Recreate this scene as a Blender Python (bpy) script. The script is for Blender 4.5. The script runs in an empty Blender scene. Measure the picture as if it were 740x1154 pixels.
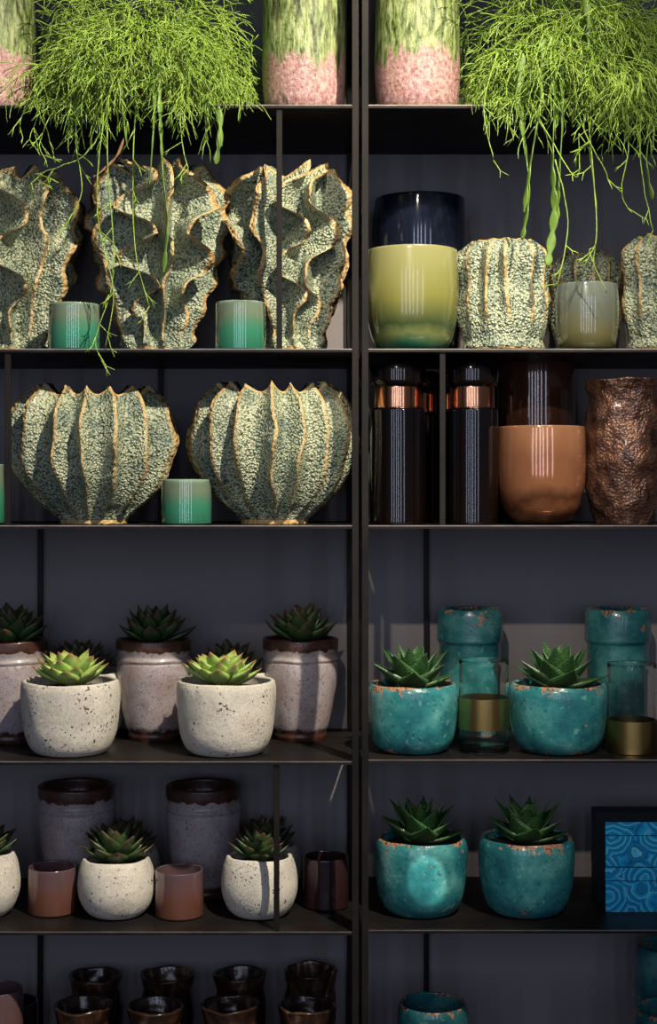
import bpy, math, random
from mathutils import Vector, noise, Matrix
PI = math.pi
C = bpy.context.scene.collection
sc = bpy.context.scene

# ------------------------------------------------------------------ camera, world, lamps, exposure
DIST, S0, CX, CY, CAMZ, DEPTH = 2.4, 0.0014, 350.0, 552.0, 1.35, 0.33
cam_d = bpy.data.cameras.new('camera'); cam = bpy.data.objects.new('camera', cam_d); C.objects.link(cam)
cam.location = (0, -DIST, CAMZ); cam.rotation_euler = (PI/2, 0, 0)
cam_d.sensor_fit = 'VERTICAL'; cam_d.sensor_height = 24.0; cam_d.lens = 24.0*(DIST/S0)/1154
cam_d.shift_x = (370-CX)/1154; cam_d.shift_y = (CY-577)/1154
cam_d.clip_start = 0.05
sc.camera = cam
w = bpy.data.worlds.new('world'); sc.world = w; w.use_nodes = True
w.node_tree.nodes['Background'].inputs[0].default_value = (0.54, 0.53, 0.62, 1)
w.node_tree.nodes['Background'].inputs[1].default_value = 0.075
sc.view_settings.view_transform = 'Standard'; sc.view_settings.look = 'None'
sc.view_settings.gamma = 1; sc.view_settings.use_curve_mapping = False
sc.view_settings.exposure = 0.0

def aim(o, tgt):
    o.rotation_euler = (Vector(tgt)-o.location).to_track_quat('-Z', 'Y').to_euler()
def spot(name, loc, tgt, power, col, half, blend, rad=0.03):
    l = bpy.data.lights.new(name, 'SPOT'); l.energy = power; l.color = col
    l.spot_size = math.radians(2*half); l.spot_blend = blend; l.shadow_soft_size = rad
    o = bpy.data.objects.new(name, l); C.objects.link(o); o.location = loc; aim(o, tgt); return o
def area(name, loc, tgt, sx, sy, power, col):
    l = bpy.data.lights.new(name, 'AREA'); l.shape = 'RECTANGLE'; l.size = sx; l.size_y = sy
    l.energy = power; l.color = col
    o = bpy.data.objects.new(name, l); C.objects.link(o); o.location = loc; aim(o, tgt); return o
WARM = (1.0, 0.88, 0.68)
spot('track_spotlight', (0.80, -1.45, 3.10), (-0.28, 0.05, 1.36), 430, WARM, 20.5, 0.55)      # steep, left half
spot('track_spotlight', (0.25, -1.6, 3.10), (0.40, 0.05, 1.88), 82, WARM, 15, 0.6)        # steep, upper right
spot('track_spotlight', (-0.40, -3.1, 2.96), (0.40, 0.1, 1.30), 170, WARM, 9.5, 0.9)         # distant, right half
spot('added_pin_spot', (-0.1, -3.1, 2.96), (0.186, 0.04, 0.722), 800, (1.0, 0.92, 0.75), 0.50, 0.3, 0.004)  # added lamp, narrowed to throw the small light circle on the aloe pot
# tall shop-window panes behind the photographer, cool daylight
for wx, ww in ((-2.3, 0.22), (-1.4, 0.12), (-0.55, 0.18), (0.10, 0.08), (0.95, 0.16), (2.1, 0.22)):
    area('shop_window_daylight', (wx, -4.6, 1.75), (wx*0.4, 0, 1.35), ww, 2.0, 7.0, (0.68, 0.77, 1.0))

# ------------------------------------------------------------------ helpers
def sz(dy): return S0*(DIST+dy)/DIST
def X(px, dy): return (px-CX)*sz(dy)
def Z(py, dy=0.0): return CAMZ+(CY-py)*sz(dy)
SH = {'top': Z(-85), 'A': Z(118), 'B': Z(393), 'C': Z(592), 'DL': Z(858), 'DR': Z(856), 'EL': Z(1050), 'ER': Z(1048), 'F': Z(1246)}
def smooth(t): t = max(0, min(1, t)); return t*t*(3-2*t)

class MB:
    def __init__(s): s.v = []; s.f = []; s.a = []; s.b = []; s.m = []
    def add(s, p, a=0.0, b=0.0): s.v.append(tuple(p)); s.a.append(a); s.b.append(b); return len(s.v)-1
    def face(s, *i, m=0): s.f.append(i); s.m.append(m)
    def box(s, x0, x1, y0, y1, z0, z1, m=0, bev=0.0):
        n = len(s.v)
        for z in (z0, z1):
            for y in (y0, y1):
                for x in (x0, x1): s.add((x, y, z), (z-z0)/(z1-z0), 0)
        for q in ((0,2,3,1),(4,5,7,6),(0,1,5,4),(2,6,7,3),(0,4,6,2),(1,3,7,5)): s.face(*[n+k for k in q], m=m)
    def rings(s, rr, close_start=True, close_end=True, m=0):
        # rr: list of rings, each a list of (p, a, b)
        idx = [[s.add(*q) for q in r] for r in rr]
        n = len(rr[0])
        for i in range(len(idx)-1):
            for j in range(n):
                k = (j+1) % n
                s.face(idx[i][j], idx[i][k], idx[i+1][k], idx[i+1][j], m=m)
        if close_start: s.face(*idx[0][::-1], m=m)
        if close_end: s.face(*idx[-1], m=m)
    def build(s, name, mats, parent=None, flat=False, loc=None, bevel=0.0):
        me = bpy.data.meshes.new(name); me.from_pydata(s.v, [], s.f); me.update()
        at = me.attributes.new('pa', 'FLOAT', 'POINT'); at.data.foreach_set('value', s.a)
        at = me.attributes.new('pb', 'FLOAT', 'POINT'); at.data.foreach_set('value', s.b)
        if not isinstance(mats, (list, tuple)): mats = [mats]
        for m in mats: me.materials.append(m)
        me.polygons.foreach_set('material_index', s.m)
        if not flat: me.polygons.foreach_set('use_smooth', [True]*len(s.f))
        o = bpy.data.objects.new(name, me); C.objects.link(o)
        if parent: o.parent = parent
        if loc: o.location = loc
        if bevel:
            b = o.modifiers.new('bevel', 'BEVEL'); b.width = bevel; b.segments = 2; b.limit_method = 'ANGLE'
        return o
def tag(o, label, cat, group=None, kind=None):
    if label: o['label'] = label
    if cat: o['category'] = cat
    if group: o['group'] = group
    if kind: o['kind'] = kind
    return o
def thing(name, label, cat, loc, group=None, rz=0.0):
    o = bpy.data.objects.new(name, None); C.objects.link(o); o.location = loc; o.rotation_euler = (0, 0, rz)
    o.empty_display_size = 0.03
    return tag(o, label, cat, group)

def catmull(P, n=6):
    out = []
    for i in range(len(P)-1):
        p0 = P[max(i-1, 0)]; p1 = P[i]; p2 = P[i+1]; p3 = P[min(i+2, len(P)-1)]
        for k in range(n):
            t = k/n; q = []
            for c in range(len(p1)):
                q.append(0.5*(2*p1[c]+(p2[c]-p0[c])*t+(2*p0[c]-5*p1[c]+4*p2[c]-p3[c])*t*t+(3*p1[c]-p0[c]-3*p2[c]+p3[c])*t*t*t))
            out.append(tuple(q))
    out.append(tuple(P[-1])); return out
def vessel(prof, R, H, wall=0.004, floor=0.01, seg=72, amp=0.0, nf=12.0, seed=0, rimamp=0.0, sub=6, rimr=None):
    """open vessel of revolution; prof = [(r, z)] as fractions of R, H; attribute pa = height fraction, pb = 1 inside"""
    mb = MB(); P = catmull(prof, sub)
    out = [(max(0.0002, r)*R, z*H) for r, z in P]
    rr = [(out[0][0]*k, out[0][1]+0.0, 0) for k in (0.02, 0.5, 0.9)] + [(r, z, 0) for r, z in out]
    rt, zt = out[-1]
    for k in range(1, 6):
        a = PI*k/6; rr.append((rt-wall/2+wall/2*math.cos(a), zt+wall/2*math.sin(a)*0.8, 0.5))
    for r, z in out[::-1]:
        if z < floor+0.002: break
        rr.append((max(0.001, r-wall), z, 1))
    rl = rr[-1][0]
    rr += [(rl*0.95, floor, 1), (rl*0.5, floor, 1), (0.0005, floor, 1)]
    rings = []
    sv = Vector((seed*3.17, seed*1.3, seed*7.7))
    for r, z, b in rr:
        ring = []
        for j in range(seg):
            t = 2*PI*j/seg; d = Vector((math.cos(t), math.sin(t), 0))
            p = d*r; p.z = z; k = 0
            if amp and r > 0.01:
                k = noise.fractal((p*nf)+sv, 1.0, 2.0, 3)*amp
                p += d*k
            if rimamp: p.z += noise.noise(Vector((d.x*1.5, d.y*1.5, 0))+sv)*rimamp*smooth((z/H-0.5)*2)
            ring.append((p, z/H, b))
        rings.append(ring)
    mb.rings(rings); return mb
def disc(r, z, seg=40, amp=0.002, seed=0):
    mb = MB(); rings = []
    for rad in (r, r*0.75, r*0.5, r*0.25, 0.0005):
        rings.append([(Vector((math.cos(2*PI*j/seg)*rad, math.sin(2*PI*j/seg)*rad, z+noise.noise(Vector((j*0.9, rad*300, seed)))*amp*(rad < r))), 0, 0) for j in range(seg)])
    rings.insert(0, [(q[0]+Vector((0, 0, -0.004)), 0, 0) for q in rings[0]])
    mb.rings(rings); return mb

# ------------------------------------------------------------------ materials
class N:
    def __init__(s, name):
        s.mat = bpy.data.materials.new(name); s.mat.use_nodes = True; s.t = s.mat.node_tree; s.b = s.t.nodes['Principled BSDF']
        s.co = None
    def n(s, kind, **kw):
        o = s.t.nodes.new('ShaderNode'+kind)
        for k, v in kw.items(): setattr(o, k, v)
        return o
    def l(s, a, b): s.t.links.new(a, b)
    def coords(s, scale=(1, 1, 1)):
        if s.co is None:
            tc = s.n('TexCoord'); oi = s.n('ObjectInfo'); m = s.n('VectorMath', operation='MULTIPLY_ADD')
            cmb = s.n('CombineXYZ')
            for k in range(3): s.l(oi.outputs['Random'], cmb.inputs[k])
            s.l(cmb.outputs[0], m.inputs[0]); m.inputs[1].default_value = (3.1, 5.7, 9.2); s.l(tc.outputs['Object'], m.inputs[2])
            s.co = m.outputs[0]
        if scale == (1, 1, 1): return s.co
        mp = s.n('VectorMath', operation='MULTIPLY'); s.l(s.co, mp.inputs[0]); mp.inputs[1].default_value = scale
        return mp.outputs[0]
    def noise(s, scale, detail=4, rough=0.55, vec=(1, 1, 1), dist=0):
        o = s.n('TexNoise'); s.l(s.coords(vec), o.inputs['Vector']); o.inputs['Scale'].default_value = scale
        o.inputs['Detail'].default_value = detail; o.inputs['Roughness'].default_value = rough; o.inputs['Distortion'].default_value = dist
        return o.outputs['Fac']
    def voro(s, scale, feature='F1', vec=(1, 1, 1)):
        o = s.n('TexVoronoi', feature=feature); s.l(s.coords(vec), o.inputs['Vector']); o.inputs['Scale'].default_value = scale
        return o.outputs['Distance']
    def attr(s, nm='pa'):
        o = s.n('Attribute', attribute_name=nm); return o.outputs['Fac']
    def ramp(s, fac, pts, interp='LINEAR'):
        o = s.n('ValToRGB'); cr = o.color_ramp; cr.interpolation = interp
        while len(cr.elements) < len(pts): cr.elements.new(0.5)
        for e, (p, c) in zip(cr.elements, pts):
            e.position = p; e.color = (c if len(c) == 4 else (*c, 1)) if isinstance(c, tuple) else (c, c, c, 1)
        s.l(fac, o.inputs[0]); return o.outputs[0]
    def math(s, op, a, b=None, c=None, clamp=False):
        o = s.n('Math', operation=op, use_clamp=clamp)
        for k, v in enumerate((a, b, c)):
            if v is None: continue
            if isinstance(v, (int, float)): o.inputs[k].default_value = v
            else: s.l(v, o.inputs[k])
        return o.outputs[0]
    def mix(s, fac, a, b, blend='MIX'):
        o = s.n('Mix', data_type='RGBA', blend_type=blend)
        for k, v in ((0, fac), (6, a), (7, b)):
            if isinstance(v, (int, float)): o.inputs[k].default_value = v
            elif isinstance(v, tuple): o.inputs[k].default_value = (*v, 1) if len(v) == 3 else v
            else: s.l(v, o.inputs[k])
        return o.outputs[2]
    def bump(s, h, strength=0.5, dist=0.001, prev=None):
        o = s.n('Bump'); o.inputs['Strength'].default_value = strength; o.inputs['Distance'].default_value = dist
        s.l(h, o.inputs['Height'])
        if prev is not None: s.l(prev, o.inputs['Normal'])
        s.l(o.outputs[0], s.b.inputs['Normal']); return o.outputs[0]
    def set(s, **kw):
        for k, v in kw.items():
            k = {'color': 'Base Color', 'rough': 'Roughness', 'metal': 'Metallic', 'trans': 'Transmission Weight', 'coat': 'Coat Weight',
                 'coatr': 'Coat Roughness', 'ior': 'IOR', 'spec': 'Specular IOR Level', 'sss': 'Subsurface Weight', 'sheen': 'Sheen Weight'}[k]
            i = s.b.inputs[k]
            if isinstance(v, (int, float)): i.default_value = v
            elif isinstance(v, tuple): i.default_value = (*v, 1)
            else: s.l(v, i)
        return s.mat

def m_coral():
    m = N('reef_glaze'); v = m.voro(270); v2 = m.voro(150); n1 = m.noise(22, 3); n2 = m.noise(420, 3, 0.7)
    g = m.math('ADD', m.math('MULTIPLY', v, 0.75), m.math('MULTIPLY', n2, 0.55))
    c = m.ramp(g, [(0.42, (0.66, 0.67, 0.47)), (0.62, (0.46, 0.50, 0.34)), (0.78, (0.20, 0.25, 0.17)), (0.92, (0.07, 0.10, 0.07))])
    c2 = m.ramp(g, [(0.38, (0.38, 0.44, 0.32)), (0.60, (0.19, 0.25, 0.19)), (0.85, (0.05, 0.08, 0.07))])
    c = m.mix(m.ramp(n1, [(0.42, 0.0), (0.66, 1.0)]), c, c2)
    a = m.attr('pa'); e = m.math('ADD', a, m.math('MULTIPLY', m.math('SUBTRACT', n1, 0.5), 0.15))
    tan = m.ramp(m.noise(60), [(0.3, (0.46, 0.27, 0.09)), (0.7, (0.62, 0.44, 0.20))])
    c = m.mix(m.ramp(e, [(0.80, 0.0), (0.90, 1.0)]), c, tan)
    inv = m.math('SUBTRACT', 1.0, v); m.bump(m.math('ADD', m.math('MULTIPLY', inv, m.math('SUBTRACT', 1.0, m.ramp(a, [(0.75, 0.0), (0.92, 1.0)]))), m.math('MULTIPLY', m.math('SUBTRACT', 1.0, v2), 0.7)), 1.0, 0.0034)
    return m.set(color=c, rough=0.55, coat=0.15, coatr=0.3)
def m_white():
    m = N('cracked_cream_glaze'); n1 = m.noise(14, 4); n2 = m.noise(160, 4, 0.7); vd = m.voro(210, 'DISTANCE_TO_EDGE')
    pit = m.ramp(m.math('ADD', m.noise(210, 2, 0.5), m.math('MULTIPLY', m.noise(30, 3), 0.45)), [(0.895, 0.0), (0.93, 1.0)])
    c = m.ramp(n1, [(0.3, (0.56, 0.53, 0.49)), (0.55, (0.77, 0.73, 0.65)), (0.75, (0.62, 0.56, 0.48))])
    crk = m.ramp(m.math('ADD', vd, m.math('MULTIPLY', n2, 0.05)), [(0.02, 1.0), (0.06, 0.0)])
    c = m.mix(m.math('MULTIPLY', crk, 0.32), c, (0.20, 0.16, 0.13))
    c = m.mix(pit, c, (0.09, 0.06, 0.05))
    c = m.mix(m.math('MULTIPLY', m.ramp(n2, [(0.6, 0.0), (0.72, 1.0)]), 0.35), c, (0.3, 0.27, 0.24))
    hb = m.math('ADD', m.math('MULTIPLY', n2, 0.8), m.math('MULTIPLY', m.noise(45, 3), 1.2)); m.bump(m.math('SUBTRACT', hb, m.math('ADD', m.math('MULTIPLY', crk, 0.4), pit)), 0.7, 0.0018)
    return m.set(color=c, rough=0.6, coat=0.12, coatr=0.35)
def m_jar():
    m = N('lilac_grey_jar_glaze'); n1 = m.noise(20, 4); n2 = m.noise(190, 5, 0.75); a = m.attr('pa')
    c = m.ramp(n1, [(0.35, (0.34, 0.27, 0.27)), (0.6, (0.43, 0.39, 0.42)), (0.8, (0.30, 0.20, 0.17))])
    v = m.voro(260, 'DISTANCE_TO_EDGE'); c = m.mix(m.math('MULTIPLY', m.ramp(v, [(0.03, 1.0), (0.10, 0.0)]), 0.4), c, (0.12, 0.08, 0.07))
    c = m.mix(m.ramp(n2, [(0.57, 0.0), (0.62, 0.75)]), c, (0.10, 0.05, 0.04))
    e = m.math('ADD', a, m.math('MULTIPLY', m.math('SUBTRACT', m.noise(70, 4, 0.6), 0.5), 0.13))
    br = m.ramp(m.noise(90, 3), [(0.3, (0.032, 0.011, 0.008)), (0.7, (0.075, 0.028, 0.019))])
    c = m.mix(m.ramp(e, [(0.895, 0.0), (0.905, 1.0)]), c, br)
    c = m.mix(m.ramp(e, [(0.10, 1.0), (0.13, 0.0)]), c, br)
    m.bump(m.math('ADD', n2, m.math('MULTIPLY', m.noise(60), 0.6)), 0.5, 0.0014)
    return m.set(color=c, rough=0.38, coat=0.35, coatr=0.15)
def m_teal(nm='turquoise_crackle_glaze', dark=1.0, chips=0.0):
    m = N(nm); n1 = m.noise(16, 5); n2 = m.noise(120, 4, 0.65); n3 = m.noise(30, 4, 0.6); a = m.attr('pa')
    d = dark
    c = m.ramp(n1, [(0.3, (0.012*d, 0.10*d, 0.14*d)), (0.50, (0.035*d, 0.24*d, 0.265*d)), (0.68, (0.13*d, 0.43*d, 0.42*d))])
    c = m.mix(m.ramp(n2, [(0.58, 0.0), (0.68, 0.75)]), c, (0.008, 0.05, 0.07))
    c = m.mix(m.ramp(m.noise(75, 3, 0.6), [(0.60, 0.0), (0.70, 0.65)]), c, (0.20*d, 0.48*d, 0.44*d))
    # chips: tan patches mostly near rim and foot
    near = m.math('MULTIPLY', m.math('POWER', m.math('ABSOLUTE', m.math('SUBTRACT', m.math('MULTIPLY', a, 2.0), 1.0)), 5.0), 0.20)
    ch = m.ramp(m.math('ADD', m.math('ADD', n3, m.math('MULTIPLY', m.math('SUBTRACT', n2, 0.5), 0.25)), near), [(0.715-chips, 0.0), (0.735-chips, 1.0)])
    chc = m.ramp(m.noise(200, 3), [(0.42, (0.10, 0.04, 0.03)), (0.5, (0.40, 0.23, 0.14))])
    c = m.mix(ch, c, chc)
    m.bump(m.math('SUBTRACT', m.math('ADD', m.math('MULTIPLY', n2, 0.7), m.math('MULTIPLY', m.noise(50, 3), 0.9)), m.math('MULTIPLY', ch, 0.5)), 0.55, 0.0018)
    return m.set(color=c, rough=m.mix(ch, 0.22, 0.7) if False else 0.26, coat=0.45, coatr=0.12)
def m_pinkgreen():
    m = N('pink_and_moss_run_glaze'); a = m.attr('pa'); st = m.noise(55, 4, 0.6, (1, 1, 0.14)); n2 = m.noise(150, 5, 0.75); fl = m.noise(130, 5, 0.75, (1, 1, 0.22))
    pink = m.ramp(n2, [(0.32, (0.16, 0.06, 0.06)), (0.42, (0.33, 0.155, 0.15)), (0.56, (0.50, 0.31, 0.295)), (0.70, (0.66, 0.54, 0.47))])
    green = m.ramp(fl, [(0.38, (0.02, 0.03, 0.01)), (0.48, (0.15, 0.21, 0.06)), (0.58, (0.33, 0.40, 0.16)), (0.72, (0.58, 0.50, 0.36))])
    c = m.mix(m.ramp(m.math('ADD', a, m.math('MULTIPLY', m.math('SUBTRACT', st, 0.5), 0.5)), [(0.30, 0.0), (0.36, 1.0)]), pink, green)
    c = m.mix(m.ramp(st, [(0.62, 0.0), (0.70, 0.8)]), c, (0.06, 0.05, 0.03))
    m.bump(m.math('ADD', n2, fl), 0.8, 0.002)
    return m.set(color=c, rough=0.3, coat=0.5, coatr=0.12)
def m_bronze():
    m = N('lava_bronze_glaze'); n1 = m.noise(28, 5, 0.65); n2 = m.noise(150, 4, 0.7); v = m.voro(230)
    c = m.ramp(n1, [(0.36, (0.035, 0.015, 0.01)), (0.5, (0.11, 0.055, 0.042)), (0.62, (0.20, 0.10, 0.06)), (0.74, (0.10, 0.085, 0.10))])
    c = m.mix(m.ramp(n2, [(0.64, 0.0), (0.70, 1.0)]), c, (0.55, 0.30, 0.11))
    m.bump(m.math('ADD', m.math('MULTIPLY', n2, 1.2), m.math('SUBTRACT', 1.0, v)), 0.8, 0.002)
    return m.set(color=c, rough=0.3, metal=0.55, coat=0.4, coatr=0.15)
def m_dark_pot():
    m = N('dark_drip_glaze'); n1 = m.noise(26, 4, 0.6, (1, 1, 0.6), 0.8)
    c = m.ramp(n1, [(0.35, (0.02, 0.010, 0.008)), (0.52, (0.035, 0.018, 0.012)), (0.62, (0.09, 0.04, 0.02)), (0.70, (0.22, 0.19, 0.17)), (0.8, (0.05, 0.04, 0.04))])
    m.bump(n1, 0.5, 0.003)
    return m.set(color=c, rough=0.22, coat=0.5, coatr=0.1, metal=0.1)
def m_glassy(nm, pts, rough=0.12, trans=0.0, mott=0.25, metal=0.0, coat=1.0, streak=(1, 1, 0.4), crough=0.05):
    m = N(nm); a = m.attr('pa'); n1 = m.noise(22, 3, 0.5, streak)
    c = m.ramp(m.math('ADD', a, m.math('MULTIPLY', m.math('SUBTRACT', n1, 0.5), mott)), pts)
    m.bump(m.noise(14, 2), 0.10, 0.004)
    return m.set(color=c, rough=rough, trans=trans, coat=coat, coatr=crough, metal=metal, ior=1.45)
def m_plain(nm, col, rough=0.4, metal=0.0, var=0.0, vs=30, bump=0.0, **kw):
    m = N(nm)
    n = m.noise(vs, 4)
    c = m.ramp(n, [(0.3, tuple(x*(1-var) for x in col)), (0.7, tuple(min(1, x*(1+var)) for x in col))])
    if bump: m.bump(m.noise(vs*4, 4), 0.4, bump)
    return m.set(color=c, rough=rough, metal=metal, **kw)
def m_leaf_rosette(nm, g1, g2, tip, t0=0.62):
    m = N(nm); a = m.attr('pa'); b = m.attr('pb'); n = m.noise(120, 3)
    c = m.mix(m.ramp(n, [(0.3, 0.0), (0.7, 1.0)]), g1, g2)
    e = m.math('ADD', a, m.math('MULTIPLY', m.math('SUBTRACT', n, 0.5), 0.3))
    c = m.mix(m.ramp(e, [(t0, 0.0), (1.0, 1.0)]), c, tip)
    c = m.mix(m.math('MULTIPLY', m.ramp(b, [(0.90, 0.0), (1.0, 1.0)]), 0.35), c, tip)
    return m.set(color=c, rough=0.42, sss=0.0, coat=0.1)
def m_haworthia():
    m = N('zebra_aloe_leaf'); a = m.attr('pa'); b = m.attr('pb'); n = m.noise(200, 2)
    c = m.mix(m.ramp(n, [(0.3, 0.0), (0.7, 1.0)]), (0.012, 0.055, 0.014), (0.03, 0.10, 0.022))
    c = m.mix(m.ramp(b, [(0.9, 0.0), (1.0, 0.6)]), c, (0.10, 0.22, 0.09))
    # raised pale bands across each leaf
    band = m.ramp(m.math('SINE', m.math('MULTIPLY', m.math('ADD', a, m.math('MULTIPLY', b, 0.03)), 95.0)), [(0.80, 0.0), (0.96, 1.0)])
    dots = m.ramp(m.noise(420, 2), [(0.48, 0.0), (0.58, 1.0)])
    k = m.math('MULTIPLY', m.math('MULTIPLY', band, dots), 0.5)
    c = m.mix(k, c, (0.42, 0.50, 0.36)); m.bump(k, 0.5, 0.0008)
    return m.set(color=c, rough=0.4)
def m_agate():
    m = N('blue_agate_paper'); tc = m.coords()
    dn = m.n('TexNoise'); m.l(tc, dn.inputs['Vector']); dn.inputs['Scale'].default_value = 55; dn.inputs['Detail'].default_value = 3
    sub = m.n('VectorMath', operation='MULTIPLY_ADD'); m.l(dn.outputs['Color'], sub.inputs[0]); sub.inputs[1].default_value = (0.010, 0.010, 0.010); m.l(tc, sub.inputs[2])
    v = m.n('TexVoronoi'); m.l(sub.outputs[0], v.inputs['Vector']); v.inputs['Scale'].default_value = 22
    d = v.outputs['Distance']
    r = m.math('FRACT', m.math('MULTIPLY', d, 5.5))
    c = m.ramp(r, [(0.0, (0.0, 0.05, 0.20)), (0.18, (0.0, 0.26, 0.62)), (0.45, (0.01, 0.45, 0.82)), (0.60, (0.20, 0.68, 0.85)), (0.68, (0.0, 0.10, 0.33)), (0.9, (0.0, 0.27, 0.58)), (1.0, (0.0, 0.05, 0.20))])
    base = m.ramp(d, [(0.0, (0.0, 0.30, 0.55)), (0.5, (0.0, 0.45, 0.80)), (1.0, (0.0, 0.14, 0.36))])
    return m.set(color=m.mix(0.8, base, c), rough=0.25, coat=0.5)
def m_steel():
    m = N('blackened_steel'); n = m.noise(9, 5, 0.6)
    c = m.ramp(n, [(0.3, (0.006, 0.0055, 0.006)), (0.7, (0.016, 0.013, 0.012))])
    m.bump(m.noise(60, 4), 0.15, 0.001)
    return m.set(color=c, rough=m.ramp(n, [(0.3, 0.40), (0.7, 0.55)]), metal=0.0, spec=0.17)
def m_clear():
    m = N('clear_glass'); m.bump(m.noise(10, 2), 0.05, 0.003)
    return m.set(color=(0.96, 0.98, 0.98), rough=0.01, trans=1.0, ior=1.46)
def m_wall():
    m = N('slate_blue_plaster'); n = m.noise(1.8, 5, 0.6); n2 = m.noise(70, 4)
    c = m.ramp(n, [(0.3, (0.205, 0.186, 0.196)), (0.7, (0.240, 0.218, 0.226))])
    m.bump(n2, 0.15, 0.001); return m.set(color=c, rough=0.65)

CORAL = m_coral(); WHITE = m_white(); JAR = m_jar(); TEAL = m_teal(dark=0.86); TEALV = m_teal('deep_turquoise_vase_glaze', 0.62, 0.0)
PG = m_pinkgreen(); BRONZE = m_bronze(); DPOT = m_dark_pot(); STEEL = m_steel(); CLEAR = m_clear(); AGATE = m_agate(); HAW = m_haworthia()
EDGE = m_plain('steel_edge_highlight', (0.34, 0.29, 0.25), 0.35, 0.8, 0.3)  # lighter metal paints the lamp highlight along the shelf's top front edge
SOIL = m_plain('potting_soil', (0.035, 0.022, 0.015), 0.9, 0, 0.4, 150, 0.003)
BRASS = m_plain('brushed_brass', (0.50, 0.34, 0.12), 0.28, 1.0, 0.12, 12)
COPPER = m_plain('polished_copper', (0.80, 0.38, 0.22), 0.16, 1.0, 0.08, 12)
BLACKG = m_glassy('smoked_black_glass', [(0, (0.004, 0.002, 0.0015)), (1, (0.0015, 0.0015, 0.0025))], 0.10, coat=0.5, crough=0.08)
NAVY = m_glassy('midnight_blue_glass', [(0, (0.006, 0.008, 0.018)), (1, (0.008, 0.011, 0.026))], 0.12)
YG = m_glassy('chartreuse_glass', [(0.0, (0.004, 0.07, 0.05)), (0.05, (0.02, 0.12, 0.07)), (0.14, (0.17, 0.20, 0.07)), (0.24, (0.05, 0.08, 0.03)), (0.50, (0.23, 0.23, 0.06)), (1.0, (0.33, 0.33, 0.14))], 0.2, 0.15, 0.22, crough=0.1)  # ramp paints the lit glow of the glass base and the dark above it
AMBER = m_glassy('copper_lustre_glass', [(0.0, (0.10, 0.03, 0.012)), (0.12, (0.26, 0.10, 0.045)), (0.24, (0.12, 0.045, 0.022)), (0.42, (0.34, 0.14, 0.07)), (0.7, (0.29, 0.12, 0.06)), (1.0, (0.40, 0.19, 0.10))], 0.12, 0.12, 0.6, 0.45, crough=0.07)  # lit base and darker zone above it are painted into this ramp too
DAMBER = m_glassy('dark_brown_lustre_glass', [(0.0, (0.04, 0.015, 0.01)), (1.0, (0.09, 0.035, 0.02))], 0.12, 0, 0.3, 0.2)
GREYV = m_glassy('smoky_grey_lustre_glass', [(0.0, (0.05, 0.06, 0.03)), (0.25, (0.13, 0.12, 0.05)), (0.6, (0.12, 0.14, 0.11)), (1.0, (0.17, 0.20, 0.18))], 0.18, 0.1, 0.3, 0.1)
GREENV = m_glassy('jade_lustre_glass', [(0.0, (0.03, 0.18, 0.11)), (0.40, (0.05, 0.27, 0.17)), (0.58, (0.11, 0.26, 0.17)), (0.75, (0.20, 0.26, 0.18)), (0.95, (0.19, 0.27, 0.20)), (1.0, (0.30, 0.42, 0.32))], 0.10, 0.12, 0.3, 0.1)
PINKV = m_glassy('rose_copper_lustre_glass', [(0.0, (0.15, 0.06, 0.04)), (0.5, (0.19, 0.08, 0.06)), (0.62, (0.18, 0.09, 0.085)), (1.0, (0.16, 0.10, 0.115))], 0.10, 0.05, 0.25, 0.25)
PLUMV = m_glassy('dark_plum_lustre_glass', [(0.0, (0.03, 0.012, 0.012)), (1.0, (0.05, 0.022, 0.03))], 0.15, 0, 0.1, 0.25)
TERRA = m_plain('brown_red_nursery_pot', (0.20, 0.055, 0.03), 0.45, 0, 0.2, 20)
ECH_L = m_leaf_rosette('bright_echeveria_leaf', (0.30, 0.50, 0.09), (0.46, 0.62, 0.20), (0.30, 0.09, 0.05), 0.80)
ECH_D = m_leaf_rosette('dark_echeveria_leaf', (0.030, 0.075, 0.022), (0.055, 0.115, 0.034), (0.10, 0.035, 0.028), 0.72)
RHIP = m_plain('mistletoe_cactus_stem', (0.26, 0.41, 0.06), 0.45, 0, 0.35, 25)
FLATL = m_plain('flat_jointed_cactus_stem', (0.12, 0.22, 0.035), 0.4, 0, 0.3, 40)
BROWNST = m_plain('dried_cactus_stem', (0.30, 0.16, 0.07), 0.6, 0, 0.3, 60)
INNERB = m_plain('dark_blue_box_paper', (0.006, 0.02, 0.035), 0.5)

# ------------------------------------------------------------------ setting
def struct(name, mb, mat):
    o = mb.build(name, mat, flat=True); o['kind'] = 'structure'; return o
mb = MB(); mb.box(-2.6, 2.6, DEPTH+0.004, DEPTH+0.12, 0, 3.2); struct('wall_back', mb, m_wall())
mb = MB(); mb.box(-2.6, 2.6, -4.2, DEPTH+0.004, -0.05, 0); struct('floor', mb, m_plain('dark_concrete_floor', (0.10, 0.095, 0.09), 0.6, 0, 0.2, 3))

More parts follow.
